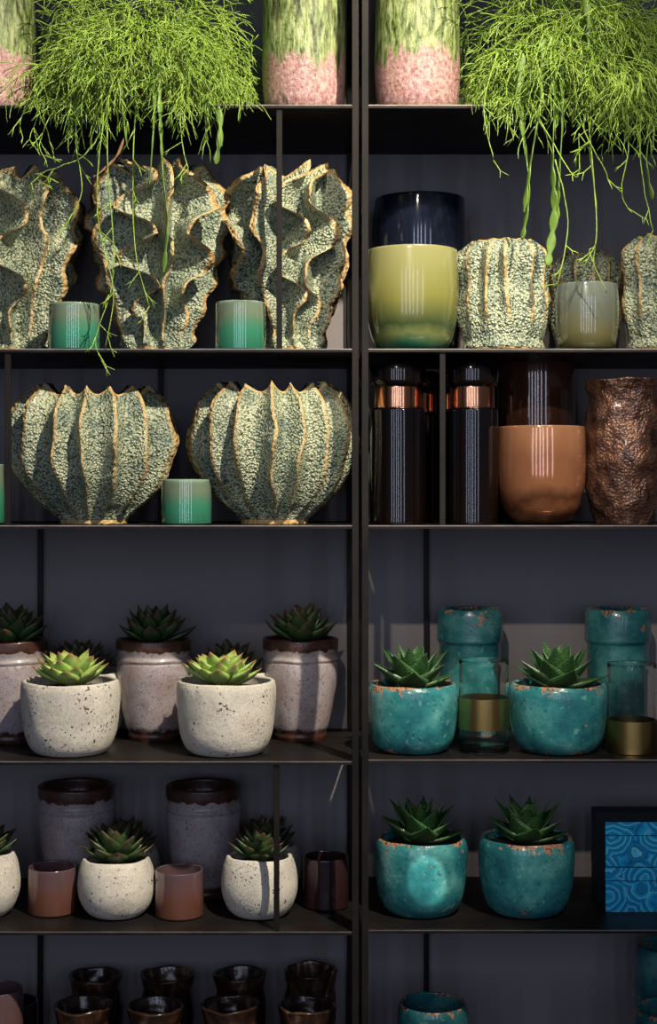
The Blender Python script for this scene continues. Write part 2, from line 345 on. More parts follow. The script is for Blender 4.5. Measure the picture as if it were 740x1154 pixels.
# ------------------------------------------------------------------ shelving units
def shelving(label, xa, xb, keys, fronts, rears):
    u = thing('shelving_unit', label, 'shelf unit', (0, 0, 0))
    pw = 0.0105
    for k in keys:
        z = SH[k]; s = MB()
        s.box(xa, xb, 0.001, DEPTH, z-0.0055, z)
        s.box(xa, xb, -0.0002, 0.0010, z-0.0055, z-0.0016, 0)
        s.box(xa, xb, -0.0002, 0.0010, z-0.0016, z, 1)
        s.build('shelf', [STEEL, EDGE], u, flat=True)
    for x in (xa, xb-pw):
        for y in (0.0, DEPTH-0.012):
            s = MB(); s.box(x, x+pw, y-0.0015, y+0.012, 0.0, 2.62); s.build('post', STEEL, u, flat=True, bevel=0.0006)
    for lst, y in ((fronts, 0.003), (rears, DEPTH-0.011)):
        for px, k0, k1 in lst:
            x = X(px, y); s = MB(); s.box(x-0.0045, x+0.0045, y, y+0.009, SH[k1], SH[k0]-0.0055); s.build('divider_bar', STEEL, u, flat=True, bevel=0.0005)
    return u
shelving('black steel shelving unit on the left with cream pots and frilled green vases', X(-330, 0), X(404, 0),
         ['top', 'A', 'B', 'C', 'DL', 'EL', 'F'],
         [(314.5, 'A', 'B'), (8.5, 'B', 'C'), (311.5, 'DL', 'EL')], [(181, 'B', 'C'), (45, 'C', 'DL'), (45, 'EL', 'F')])
shelving('black steel shelving unit on the right with turquoise pots and dark bottles', X(407.5, 0), X(1140, 0),
         ['top', 'A', 'B', 'C', 'DR', 'ER', 'F'],
         [(498.5, 'B', 'C')], [(480.5, 'C', 'DR'), (480.5, 'ER', 'F')])

# ------------------------------------------------------------------ reef vases
def prof_at(prof, t):
    for i in range(len(prof)-1):
        if prof[i+1][1] >= t or i == len(prof)-2:
            (r0, z0), (r1, z1) = prof[i], prof[i+1]; k = (t-z0)/(z1-z0); k = max(0, min(1, k)); return r0+(r1-r0)*k
def coral(name, label, group, px, dy, shelf, ytop, rpx, prof, nr, amp, wob, freq, seed, power=2.2, scal=0.0, fade=0.06, top_dip=0.06, rz=0.0, tanw=1.0, lowfade=None, wv=1.0, nzz=96, loop=0.0, rnd_top=0.7):
    rnd = random.Random(seed); s = sz(dy); R = rpx*s; H = Z(ytop, dy)-SH[shelf]; A = amp*s; W = wob*s
    prof = catmull(prof, 8); M = 16; nz = nzz
    ks = [dict(c=(k+rnd.uniform(-0.16, 0.16))/nr, p=rnd.uniform(0, 6.28), q=rnd.uniform(0, 6.28), f=freq*rnd.uniform(0.75, 1.3), h=rnd.uniform(0.8, 1.12), w=rnd.choice((0.15, 0.2, 0.8, 1.1))*wv+0.8*(1-wv), t=rnd.uniform(0.35, 1.0)) for k in range(nr)]
    cs = [d['c'] for d in ks]
    mb = MB(); rings = []
    def ring(tz, inner):
        out = []
        rb = prof_at(prof, tz)*R
        body = rb - A*smooth(tz/fade/2)*0.9*rb/R if not inner else 0
        for k in range(nr):
            d = ks[k]; c0 = d['c']; c1 = cs[(k+1) % nr]+(1 if k == nr-1 else 0)
            d2 = ks[(k+1) % nr]
            for j in range(M):
                u = j/M; th = (c0+(c1-c0)*u)*2*PI
                if u < 0.5: dd = d; e = 1-2*u
                else: dd = d2; e = 2*u-1
                e = e**power
                env = smooth(tz/fade/1.5)*dd['h']*(1-rnd_top*smooth((tz-0.84)/0.16)**1.5)
                env *= (rb/R)**1.2
                if lowfade: env *= smooth((tz-lowfade*dd['t'])/0.35)*0.85+0.15*smooth(tz/0.1)
                sc_ = 1+scal*math.sin(tz*dd['f']*1.7+dd['q'])
                rr = body+A*e*env*sc_
                tg = W*((math.tanh(2.2*math.sin(tz*dd['f']+dd['p']))*smooth((tz-0.12)/0.25) if loop else math.sin(tz*dd['f']+dd['p'])+0.35*math.sin(tz*dd['f']*2.3+dd['q'])))*e*smooth(tz*4)*dd['w']
                dip = top_dip*(1-e)*smooth((tz-0.72)/0.28)
                z = H*(tz-dip) + H*0.015*e*smooth((tz-0.8)/0.2)*math.sin(dd['q']*3)
                z += loop*W*math.sin(2*(tz*dd['f']+dd['p'])+0.6)*e*dd['w']*smooth((1-tz)*6)
                rad = Vector((math.cos(th), math.sin(th), 0)); tan = Vector((-math.sin(th), math.cos(th), 0))
                if inner:
                    rr = max(0.004, (rb-A*0.9-0.006)+A*0.55*e*env*(1 if tz > 0.9 else 0.6)); tg *= 0.6
                p = rad*rr+tan*tg; p.z = z
                g = noise.noise(p*160+Vector((seed, 0, 0)))*0.0011
                if not inner: p += rad*g
                ta = (e**1.1)*smooth(env*3) if not inner else 0
                if not inner and j == 0: ta = max(ta, 0.96)*min(1, env*2.2)
                if tz > 0.985 and not inner: ta = 1.0
                if tz < 0.035: ta = 1.0
                out.append((p, ta, float(inner)))
        return out
    for f in (0.05, 0.6, 0.95):
        r0 = ring(0.0, False); rings.append([(Vector((p.x*f, p.y*f, 0)), 1.0, 0) for p, a, b in r0])
    for i in range(nz+1): rings.append(ring(i/nz, False))
    for i in range(0, nz, 4): rings.append(ring(1-i/nz, True) if 1-i/nz > 0.06 else ring(0.06, True))
    last = rings[-1]; rings.append([(Vector((p.x*0.1, p.y*0.1, H*0.06)), 0, 1) for p, a, b in last])
    mb.rings(rings)
    o = mb.build(name, CORAL, loc=(X(px, dy), dy, SH[shelf])); o.rotation_euler = (0, 0, rz)
    return tag(o, label, 'vase', group)
TALL = [(0.42, 0), (0.50, 0.06), (0.66, 0.2), (0.86, 0.42), (0.97, 0.62), (1.0, 0.78), (0.95, 0.9), (0.86, 1.0)]
ROUND = [(0.40, 0), (0.42, 0.05), (0.66, 0.16), (0.88, 0.33), (0.99, 0.52), (1.0, 0.68), (0.92, 0.85), (0.76, 1.0)]
WAIST = [(0.76, 0), (0.93, 0.07), (1.0, 0.22), (0.99, 0.38), (0.90, 0.60), (0.955, 0.75), (0.965, 0.86), (0.88, 0.96), (0.76, 1.0)]
GT = 'tall frilled green reef vases on the second shelf'
coral('frilled_vase', 'tall frilled green vase cut by the left edge, behind the jade tumbler', GT, 12, 0.14, 'B', 196, 80, TALL, 11, 38, 24, 19, 11, 1.9, 0.1, rz=0.3, nzz=170, loop=0.2, rnd_top=0.45)
coral('frilled_vase', 'tall frilled green vase standing under the left trailing plant', GT, 175, 0.13, 'B', 190, 79, TALL, 11, 38, 24, 19, 5, 1.9, 0.1, rz=-0.15, nzz=170, loop=0.2, rnd_top=0.45)
coral('frilled_vase', 'tall frilled green vase crossed by a thin black upright bar', GT, 331, 0.13, 'B', 192, 70, TALL, 11, 38, 24, 19, 27, 1.9, 0.1, rz=0.1, nzz=170, loop=0.2, rnd_top=0.45)
GR = 'round ridged reef vases on the third shelf'
coral('ridged_vase', 'squat ridged green vase on third shelf, left of the middle jade tumbler', GR, 106, 0.125, 'C', 437, 95, ROUND, 16, 19, 4.2, 10, 31, 2.0, 0.1, top_dip=0.07, wv=0.5, rnd_top=0.5, tanw=1.0)
coral('ridged_vase', 'squat ridged green vase on third shelf beside the centre posts', GR, 309, 0.125, 'C', 434, 94, ROUND, 16, 19, 3.6, 9, 44, 2.0, 0.1, top_dip=0.07, wv=0.5, rnd_top=0.5, rz=0.35)
GC = 'ribbed green cactus vases on the second shelf'
coral('cactus_vase', 'ribbed green cactus shaped vase right of the chartreuse glass bowl', GC, 567, 0.09, 'B', 272, 55, WAIST, 12, 12, 2.2, 6, 52, 1.3, 0.0, top_dip=0.02, lowfade=0.22, rnd_top=0.9)
coral('cactus_vase', 'ribbed green cactus vase cut by the right edge of the second shelf', GC, 752, 0.09, 'B', 268, 55, WAIST, 12, 12, 2.2, 6, 61, 1.3, 0.0, top_dip=0.02, lowfade=0.22, rnd_top=0.9, rz=0.2)
coral('cactus_vase', 'shaded ribbed cactus vase behind the smoky grey glass cup', GC, 661, 0.25, 'B', 287, 42, WAIST, 12, 9, 1.4, 6, 66, 1.3, 0.0, top_dip=0.02, lowfade=0.2, rnd_top=0.9)

# ------------------------------------------------------------------ simple vessels
def single(name, label, cat, group, px, dy, shelf, ytop, rpx, prof, mat, **kw):
    s = sz(dy); H = Z(ytop, dy)-SH[shelf]
    mb = vessel(prof, rpx*s, H, **kw)
    o = mb.build(name, mat, loc=(X(px, dy), dy, SH[shelf])); return tag(o, label, cat, group)
CYL = [(0.90, 0), (0.98, 0.025), (1.0, 0.08), (1.0, 0.5), (0.985, 0.9), (0.975, 1.0)]
UV = [(0.80, 0), (0.90, 0.03), (0.96, 0.10), (1.0, 0.3), (1.0, 0.6), (0.96, 0.85), (0.86, 1.0)]
G0 = 'tall pink and green glazed vases on the top shelf'
single('glazed_vase', 'pink and moss green vase at the left edge of top shelf', 'vase', G0, -10, 0.085, 'A', -45, 49, UV, PG, amp=0.0012, seed=1, wall=0.006, floor=0.012, seg=96)
single('glazed_vase', 'pink and moss green vase just left of the centre posts', 'vase', G0, 342, 0.085, 'A', -45, 47, UV, PG, amp=0.0012, seed=2, wall=0.006, floor=0.012, seg=96)
single('glazed_vase', 'pink and moss green vase just right of the centre posts', 'vase', G0, 470, 0.085, 'A', -45, 48, UV, PG, amp=0.0012, seed=3, wall=0.006, floor=0.012, seg=96)
GJ = 'jade lustre tumblers'
for (lab, px, dy, sh, yt, r) in (
    ('jade green glass tumbler in front of the leftmost frilled vase', 83.5, 0.055, 'B', 344, 29),
    ('jade green glass tumbler between frilled vases, left of the thin bar', 271, 0.055, 'B', 342, 28.5),
    ('jade green glass tumbler between the two squat ridged vases', 210, 0.055, 'C', 541, 28.5),
    ('sliver of jade glass tumbler at left edge of third shelf', -24, 0.07, 'C', 524, 29)):
    single('glass_tumbler', lab, 'tumbler', GJ, px, dy, sh, yt, r, CYL, GREENV, wall=0.003, floor=0.008)
BOWL = [(0.55, 0), (0.70, 0.025), (0.84, 0.12), (0.95, 0.30), (1.0, 0.52), (1.0, 0.75), (0.975, 1.0)]
single('glass_bowl', 'chartreuse glass bowl vase with a teal base', 'bowl', None, 464, 0.085, 'B', 284, 52.5, BOWL, YG, wall=0.004, floor=0.02)
single('glass_vase', 'midnight blue glass vase behind the chartreuse bowl', 'vase', None, 473, 0.235, 'B', 226, 52, [(0.7, 0), (0.86, 0.05), (0.95, 0.3), (1.0, 0.6), (1.0, 0.85), (0.97, 1.0)], NAVY, wall=0.005, floor=0.015)
single('glass_cup', 'smoky grey glass cup in front of the shaded cactus vase', 'cup', None, 661, 0.06, 'B', 322, 35.5, [(0.66, 0), (0.84, 0.04), (0.95, 0.2), (1.0, 0.45), (1.0, 0.75), (0.96, 1.0)], GREYV, wall=0.003, floor=0.012)
single('glass_bowl', 'orange copper glass bowl in front of the dark brown vase', 'bowl', None, 609.5, 0.075, 'C', 482, 50, [(0.45, 0), (0.62, 0.025), (0.83, 0.14), (0.95, 0.33), (1.0, 0.55), (1.0, 0.78), (0.975, 1.0)], AMBER, wall=0.004, floor=0.02)
single('glass_vase', 'tall dark brown glass vase behind the orange copper bowl', 'vase', None, 604, 0.235, 'C', 413, 43.5, [(0.8, 0), (0.95, 0.05), (1.0, 0.3), (1.0, 0.95), (0.98, 1.0)], DAMBER, wall=0.004, floor=0.015)
single('lava_vase', 'rough bronze lava glazed vase right of the copper bowl', 'vase', None, 702, 0.08, 'C', 430, 43, [(0.72, 0), (0.78, 0.04), (0.92, 0.22), (1.0, 0.5), (0.97, 0.72), (0.90, 0.86), (0.95, 0.96), (0.97, 1.0)], BRONZE, amp=0.0052, nf=30, seed=9, wall=0.006, floor=0.012, seg=128, sub=10, rimamp=0.004)

# bottles with copper collars
GB = 'black bottles with copper collars'
def bottle(label, px, dy, rpx=31.5, ytop=413):
    s = sz(dy); R = rpx*s; H = Z(ytop, dy)-SH['C']
    t = thing('black_bottle', label, 'bottle', (X(px, dy), dy, SH['C']), GB)
    hb = H*0.735
    vessel([(0.86, 0), (0.96, 0.015), (1.0, 0.04), (1.0, 0.5), (1.0, 0.93), (0.98, 0.985), (0.86, 1.0)], R, hb, wall=0.004).build('bottle_body', BLACKG, t)
    vessel([(0.84, 0), (0.86, 0.03), (0.86, 0.5), (0.86, 1.0)], R, H*0.13, wall=0.003, floor=0.002).build('copper_collar', COPPER, t, loc=(0, 0, hb))
    vessel([(0.84, 0), (0.90, 0.03), (0.98, 0.2), (1.0, 0.4), (1.0, 0.8), (0.97, 1.0)], R, H*0.135, wall=0.004, floor=0.003).build('bottle_mouth', BLACKG, t, loc=(0, 0, hb+H*0.13))
bottle('black bottle with copper collar in the front, left of the front divider bar', 448, 0.065)
bottle('black bottle with copper collar in the front, right of the front divider bar', 531.5, 0.065, 29.5)
bottle('black bottle half hidden behind the front bottle by the centre posts', 466, 0.21, 28, 421)
bottle('black bottle half hidden behind the front bottle near the copper bowl', 520, 0.21, 28, 421)

# ------------------------------------------------------------------ leaves
def leaf(mb, base, az, pitch, L, W, T, curl, kind, na=9, nc=8, b_edge=True):
    d = Vector((math.cos(az), math.sin(az), 0)); side = Vector((-math.sin(az), math.cos(az), 0))
    rings = []; p = Vector(base); ang = pitch
    for i in range(na+1):
        t = i/na
        if kind == 'ech': w = W*(0.35+0.65*math.sin(min(1, t/0.58)*PI/2))*(1 if t < 0.58 else max(0, 1-((t-0.58)/0.42)**1.55)) ; w = max(w, 0.0003)
        else: w = W*max(0.015, (1-t)**0.9)*(0.8+0.45*math.sin(t*PI))
        fwd = d*math.cos(ang)+Vector((0, 0, math.sin(ang))); up = -d*math.sin(ang)+Vector((0, 0, math.cos(ang)))
        th = T*(0.6+0.4*math.sin(PI*min(1, t*1.1)))*max(0.08, min(1, w/W*1.3))
        r = []
        for j in range(nc):
            f = 2*PI*j/nc; cx = math.cos(f); cy = math.sin(f)
            q = p+side*(w*cx)+up*(th*(cy if cy < 0 else cy*0.35)+0.28*w*cx*cx)
            r.append((q, t, abs(cx)))
        rings.append(r)
        p = p+fwd*(L/na); ang += curl/na
    mb.rings(rings)
def rosette(R, z0, seed, n=34, up=1.05, mat_L=1.0, low=0.20):
    rnd = random.Random(seed); mb = MB()
    for i in range(n):
        f = i/(n-1)    # 0 outer .. 1 inner
        az = i*2.39996+rnd.uniform(-0.12, 0.12)
        L = R*(1.0-0.18*f)*(1 if f < 0.85 else 0.75)*rnd.uniform(0.88, 1.06)
        pitch = low+up*f**1.15+rnd.uniform(-0.08, 0.08)
        W = R*0.25*(1-0.3*f)*rnd.uniform(0.9, 1.1)
        leaf(mb, (math.cos(az)*R*0.07*(1-f), math.sin(az)*R*0.07*(1-f), z0+R*0.20*f), az, pitch, L, W, R*0.065, 0.55*(1-f)+0.1, 'ech')
    return mb
def haworthia(R, z0, seed, n=21, Htop=1.0):
    rnd = random.Random(seed); mb = MB()
    for i in range(n):
        f = i/(n-1); az = i*2.39996+rnd.uniform(-0.15, 0.15)
        L = R*(1.02+0.10*math.sin(f*PI)-0.14*f)*rnd.uniform(0.9, 1.08)*(1.0 if f < 0.9 else 0.8)
        pitch = 0.24+1.08*f**0.75+rnd.uniform(-0.07, 0.07)
        W = R*0.42*(1-0.2*f)
        leaf(mb, (math.cos(az)*R*0.12*(1-f), math.sin(az)*R*0.12*(1-f), z0+R*0.12*f), az, pitch, L*Htop, W, R*0.075, 0.25*(1-f)-0.05, 'haw', na=10)
    return mb

POT = [(0.60, 0), (0.72, 0.02), (0.84, 0.11), (0.93, 0.28), (0.975, 0.5), (1.0, 0.75), (1.0, 0.92), (0.975, 1.0)]
EGG = [(0.52, 0), (0.66, 0.025), (0.84, 0.14), (0.97, 0.35), (1.0, 0.56), (0.96, 0.80), (0.90, 0.94), (0.86, 1.0)]
TPOT = [(0.60, 0), (0.72, 0.025), (0.86, 0.14), (0.94, 0.32), (0.98, 0.55), (1.0, 0.82), (0.985, 0.94), (0.95, 1.0)]
JARP = [(0.67, 0), (0.70, 0.04), (0.69, 0.08), (0.76, 0.15), (0.85, 0.30), (0.93, 0.48), (0.985, 0.65), (0.98, 0.76), (0.96, 0.78), (0.995, 0.81), (0.96, 0.84), (0.96, 0.87), (1.0, 0.93), (1.0, 1.0)]
def potted(name, label, cat, group, px, dy, shelf, ytop, rpx, prof, pmat, plant, seed, lmat=None, ptop=None, prx=None, amp=0.0012, pdx=0, wall=0.007):
    s = sz(dy); R = rpx*s; H = Z(ytop, dy)-SH[shelf]
    t = thing(name, label, cat, (X(px, dy), dy, SH[shelf]), group, rz=0)
    vessel(prof, R, H, wall=wall, floor=0.012, amp=amp, seed=seed, seg=96, rimamp=0.0025).build('pot', pmat, t)
    disc(R*prof[-1][0]-wall-0.0015, H-0.012, seed=seed).build('soil', SOIL, t)
    PR = prx*s
    if plant == 'ech':
        rosette(PR, H-0.006, seed, up=0.66 if lmat is ECH_L else 1.05).build('succulent_rosette', lmat, t, loc=(pdx*s, 0, 0))
    else:
        haworthia(PR, H-0.008, seed).build('aloe_leaves', HAW, t, loc=(pdx*s, 0, 0))
    return t
GW = 'wide cream pots on the fourth shelf'
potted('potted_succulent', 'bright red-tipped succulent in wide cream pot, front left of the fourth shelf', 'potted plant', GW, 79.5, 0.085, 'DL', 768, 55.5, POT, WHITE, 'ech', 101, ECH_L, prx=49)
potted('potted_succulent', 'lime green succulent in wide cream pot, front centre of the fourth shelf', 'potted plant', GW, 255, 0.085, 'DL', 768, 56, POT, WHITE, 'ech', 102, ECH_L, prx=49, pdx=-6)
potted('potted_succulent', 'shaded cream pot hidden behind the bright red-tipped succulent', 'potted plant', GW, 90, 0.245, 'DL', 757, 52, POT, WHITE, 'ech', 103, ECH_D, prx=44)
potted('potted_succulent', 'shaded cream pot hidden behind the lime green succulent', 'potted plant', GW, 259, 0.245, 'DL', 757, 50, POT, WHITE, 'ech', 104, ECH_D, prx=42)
GJR = 'succulents in tall speckled jars'
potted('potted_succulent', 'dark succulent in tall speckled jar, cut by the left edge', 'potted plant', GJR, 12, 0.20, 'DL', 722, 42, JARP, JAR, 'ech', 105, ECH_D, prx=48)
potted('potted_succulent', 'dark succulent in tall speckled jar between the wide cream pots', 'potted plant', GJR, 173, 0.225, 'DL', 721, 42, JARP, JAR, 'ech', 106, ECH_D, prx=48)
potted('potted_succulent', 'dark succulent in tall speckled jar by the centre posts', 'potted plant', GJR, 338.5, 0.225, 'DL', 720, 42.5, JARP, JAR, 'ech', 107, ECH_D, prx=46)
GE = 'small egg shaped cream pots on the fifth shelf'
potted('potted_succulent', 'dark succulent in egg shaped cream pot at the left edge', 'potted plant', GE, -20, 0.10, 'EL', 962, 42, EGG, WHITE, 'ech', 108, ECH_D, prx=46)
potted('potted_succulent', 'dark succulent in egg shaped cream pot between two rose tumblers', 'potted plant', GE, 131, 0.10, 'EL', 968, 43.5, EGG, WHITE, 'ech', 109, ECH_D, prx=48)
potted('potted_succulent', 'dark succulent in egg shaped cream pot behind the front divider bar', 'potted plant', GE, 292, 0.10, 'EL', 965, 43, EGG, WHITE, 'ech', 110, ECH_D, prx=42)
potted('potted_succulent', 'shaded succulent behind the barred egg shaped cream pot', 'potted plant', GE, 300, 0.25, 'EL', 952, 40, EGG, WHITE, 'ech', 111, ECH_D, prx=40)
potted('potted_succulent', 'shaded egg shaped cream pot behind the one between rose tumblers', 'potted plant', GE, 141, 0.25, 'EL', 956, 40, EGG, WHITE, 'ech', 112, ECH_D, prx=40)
for lab, px in (('empty speckled jar with brown rim at left, behind rose tumbler', 86), ('empty speckled jar with brown rim, second from left on fifth shelf', 229)):
    o = single('glazed_jar', lab, 'jar', 'empty speckled jars on the fifth shelf', px, 0.225, 'EL', 886, 42.5, JARP, JAR, amp=0.0012, seed=px, wall=0.010, floor=0.012, seg=96)
GRT = 'rose lustre tumblers on the fifth shelf'
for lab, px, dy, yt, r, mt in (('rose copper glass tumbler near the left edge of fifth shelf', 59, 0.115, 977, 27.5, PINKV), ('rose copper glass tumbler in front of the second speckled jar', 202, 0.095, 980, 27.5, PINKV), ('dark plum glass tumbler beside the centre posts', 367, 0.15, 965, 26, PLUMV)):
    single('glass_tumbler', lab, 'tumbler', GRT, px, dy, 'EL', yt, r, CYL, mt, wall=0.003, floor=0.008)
GTP = 'aloes in turquoise pots'
potted('potted_aloe', 'spiky aloe in turquoise pot beside centre posts, fourth shelf', 'potted plant', GTP, 464.5, 0.085, 'DR', 771, 51.5, TPOT, TEAL, 'haw', 120, prx=51)
potted('potted_aloe', 'spiky aloe in turquoise pot between two brass banded glasses', 'potted plant', GTP, 628.5, 0.085, 'DR', 771, 55, TPOT, TEAL, 'haw', 121, prx=52)
potted('potted_aloe', 'spiky aloe in turquoise pot on fifth shelf with a round light spot', 'potted plant', GTP, 474, 0.11, 'ER', 944, 52.5, TPOT, TEAL, 'haw', 122, prx=50)
potted('potted_aloe', 'spiky aloe in turquoise pot on fifth shelf beside the blue boxes', 'potted plant', GTP, 592.5, 0.11, 'ER', 944, 54, TPOT, TEAL, 'haw', 123, prx=50)
VT = [(0.84, 0), (0.90, 0.03), (0.92, 0.3), (0.93, 0.6), (0.93, 0.72), (0.95, 0.74), (1.0, 0.76), (1.0, 0.80), (1.0, 0.93), (0.99, 0.97), (0.95, 1.0)]
for lab, px in (('tall turquoise vase behind the left brass banded glass', 529.5), ('tall turquoise vase behind the right brass banded glass', 696)):
    single('turquoise_vase', lab, 'vase', 'tall turquoise vases on the fourth shelf', px, 0.235, 'DR', 687, 37, VT, TEALV, amp=0.001, seed=px, wall=0.006, floor=0.012, seg=96)
def banded(label, px, dy, ytop, b0, b1, r):
    s = sz(dy); R = r*s; H = Z(ytop, dy)-SH['DR']
    t = thing('banded_glass', label, 'glass', (X(px, dy), dy, SH['DR']), 'glass cylinders with brass bands')
    vessel([(0.90, 0), (0.98, 0.02), (1.0, 0.06), (1.0, 0.5), (1.0, 1.0)], R, H, wall=0.0022, floor=0.009).build('glass_cylinder', CLEAR, t)
    z1 = Z(b0, dy)-SH['DR']; z0 = Z(b1, dy)-SH['DR']; mb = MB(); rr = []
    for rad, z in ((R+0.0005, z0), (R+0.0015, z0), (R+0.0015, z1), (R+0.0005, z1), (R+0.0005, z0)):
        rr.append([(Vector((math.cos(2*PI*j/64)*rad, math.sin(2*PI*j/64)*rad, z)), 0, 0) for j in range(64)])
    mb.rings(rr, False, False); o = mb.build('brass_band', BRASS, t, flat=True)
banded('clear glass cylinder with a brass band around its middle', 545, 0.075, 744, 785, 820, 28)
banded('clear glass cylinder with a brass band near its foot', 711.5, 0.075, 748, 810, 846, 27.5)

# agate boxes
def agate_box(label, ztop_px, z0, dy0):
    x0 = X(682, dy0); x1 = x0+0.20; y1 = dy0+0.125; h = (Z(925, dy0)-SH['ER'])/2-0.0015
    t = thing('agate_box', label, 'box', ((x0+x1)/2, (dy0+y1)/2, z0), 'blue agate patterned boxes')
    wx = (x1-x0)/2; wy = (y1-dy0)/2; hl = h*0.30
    for nm, za, zb, g in (('box_base', 0.0, h-hl-0.0008, 0.0), ('lid', h-hl, h, 0.0006)):
        mb = MB(); mb.box(-wx-g, wx+g, -wy-g, wy+g, za, zb)
        for k, fc in enumerate(mb.f): mb.m[k] = 0 if k == 2 else 1
        mb.build(nm, [AGATE, INNERB], t, flat=True, bevel=0.0008)
    return h
h = agate_box('blue agate patterned box, lower of the two', 0, SH['ER'], 0.10)
agate_box('blue agate patterned box, stacked on the other', 0, SH['ER']+h+0.001, 0.10)

# ------------------------------------------------------------------ bottom shelf
DP = [(0.62, 0), (0.70, 0.04), (0.86, 0.2), (0.97, 0.45), (0.94, 0.66), (0.88, 0.78), (0.93, 0.88), (1.0, 1.0)]
names = ['first', 'second', 'third', 'fourth']
for k, (px, yt) in enumerate(((108, 1099), (189, 1098), (270, 1097), (349.5, 1093))):
    single('drip_pot', f'dark brown drip glazed pot, {names[k]} from left in the back row of bottom shelf', 'pot', 'dark drip glazed pots on the bottom shelf', px, 0.255, 'F', yt, 30.5, DP, DPOT, amp=0.0025, nf=22, seed=k+40, wall=0.006, floor=0.012, rimamp=0.004)
for k, (px, yt) in enumerate(((93, 1133), (175, 1134), (259, 1132), (346, 1133))):
    single('drip_pot', f'dark brown drip glazed pot, {names[k]} from left in the front row of bottom shelf', 'pot', 'dark drip glazed pots on the bottom shelf', px, 0.10, 'F', yt, 33, DP, DPOT, amp=0.0025, nf=22, seed=k+50, wall=0.006, floor=0.012, rimamp=0.004)
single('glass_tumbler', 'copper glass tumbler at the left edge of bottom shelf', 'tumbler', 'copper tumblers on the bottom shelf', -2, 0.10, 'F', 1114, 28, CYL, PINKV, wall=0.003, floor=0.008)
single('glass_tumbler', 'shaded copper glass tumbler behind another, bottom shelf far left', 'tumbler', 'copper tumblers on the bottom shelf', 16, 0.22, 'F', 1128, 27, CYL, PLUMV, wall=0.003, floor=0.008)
single('turquoise_pot', 'empty turquoise pot with chipped rim, alone on the bottom shelf', 'pot', None, 487.5, 0.12, 'F', 1131, 40, TPOT, TEALV, amp=0.0012, seed=71, wall=0.006, floor=0.012)
single('turquoise_pot', 'tall turquoise pot in the bottom right corner, behind the lower pot', 'pot', None, 756, 0.21, 'F', 1066, 41, TPOT, TEALV, amp=0.0012, seed=72, wall=0.006, floor=0.012)
single('turquoise_pot', 'low turquoise pot in the bottom right corner, in front', 'pot', None, 757, 0.07, 'F', 1138, 43, TPOT, TEALV, amp=0.0012, seed=73, wall=0.006, floor=0.012)

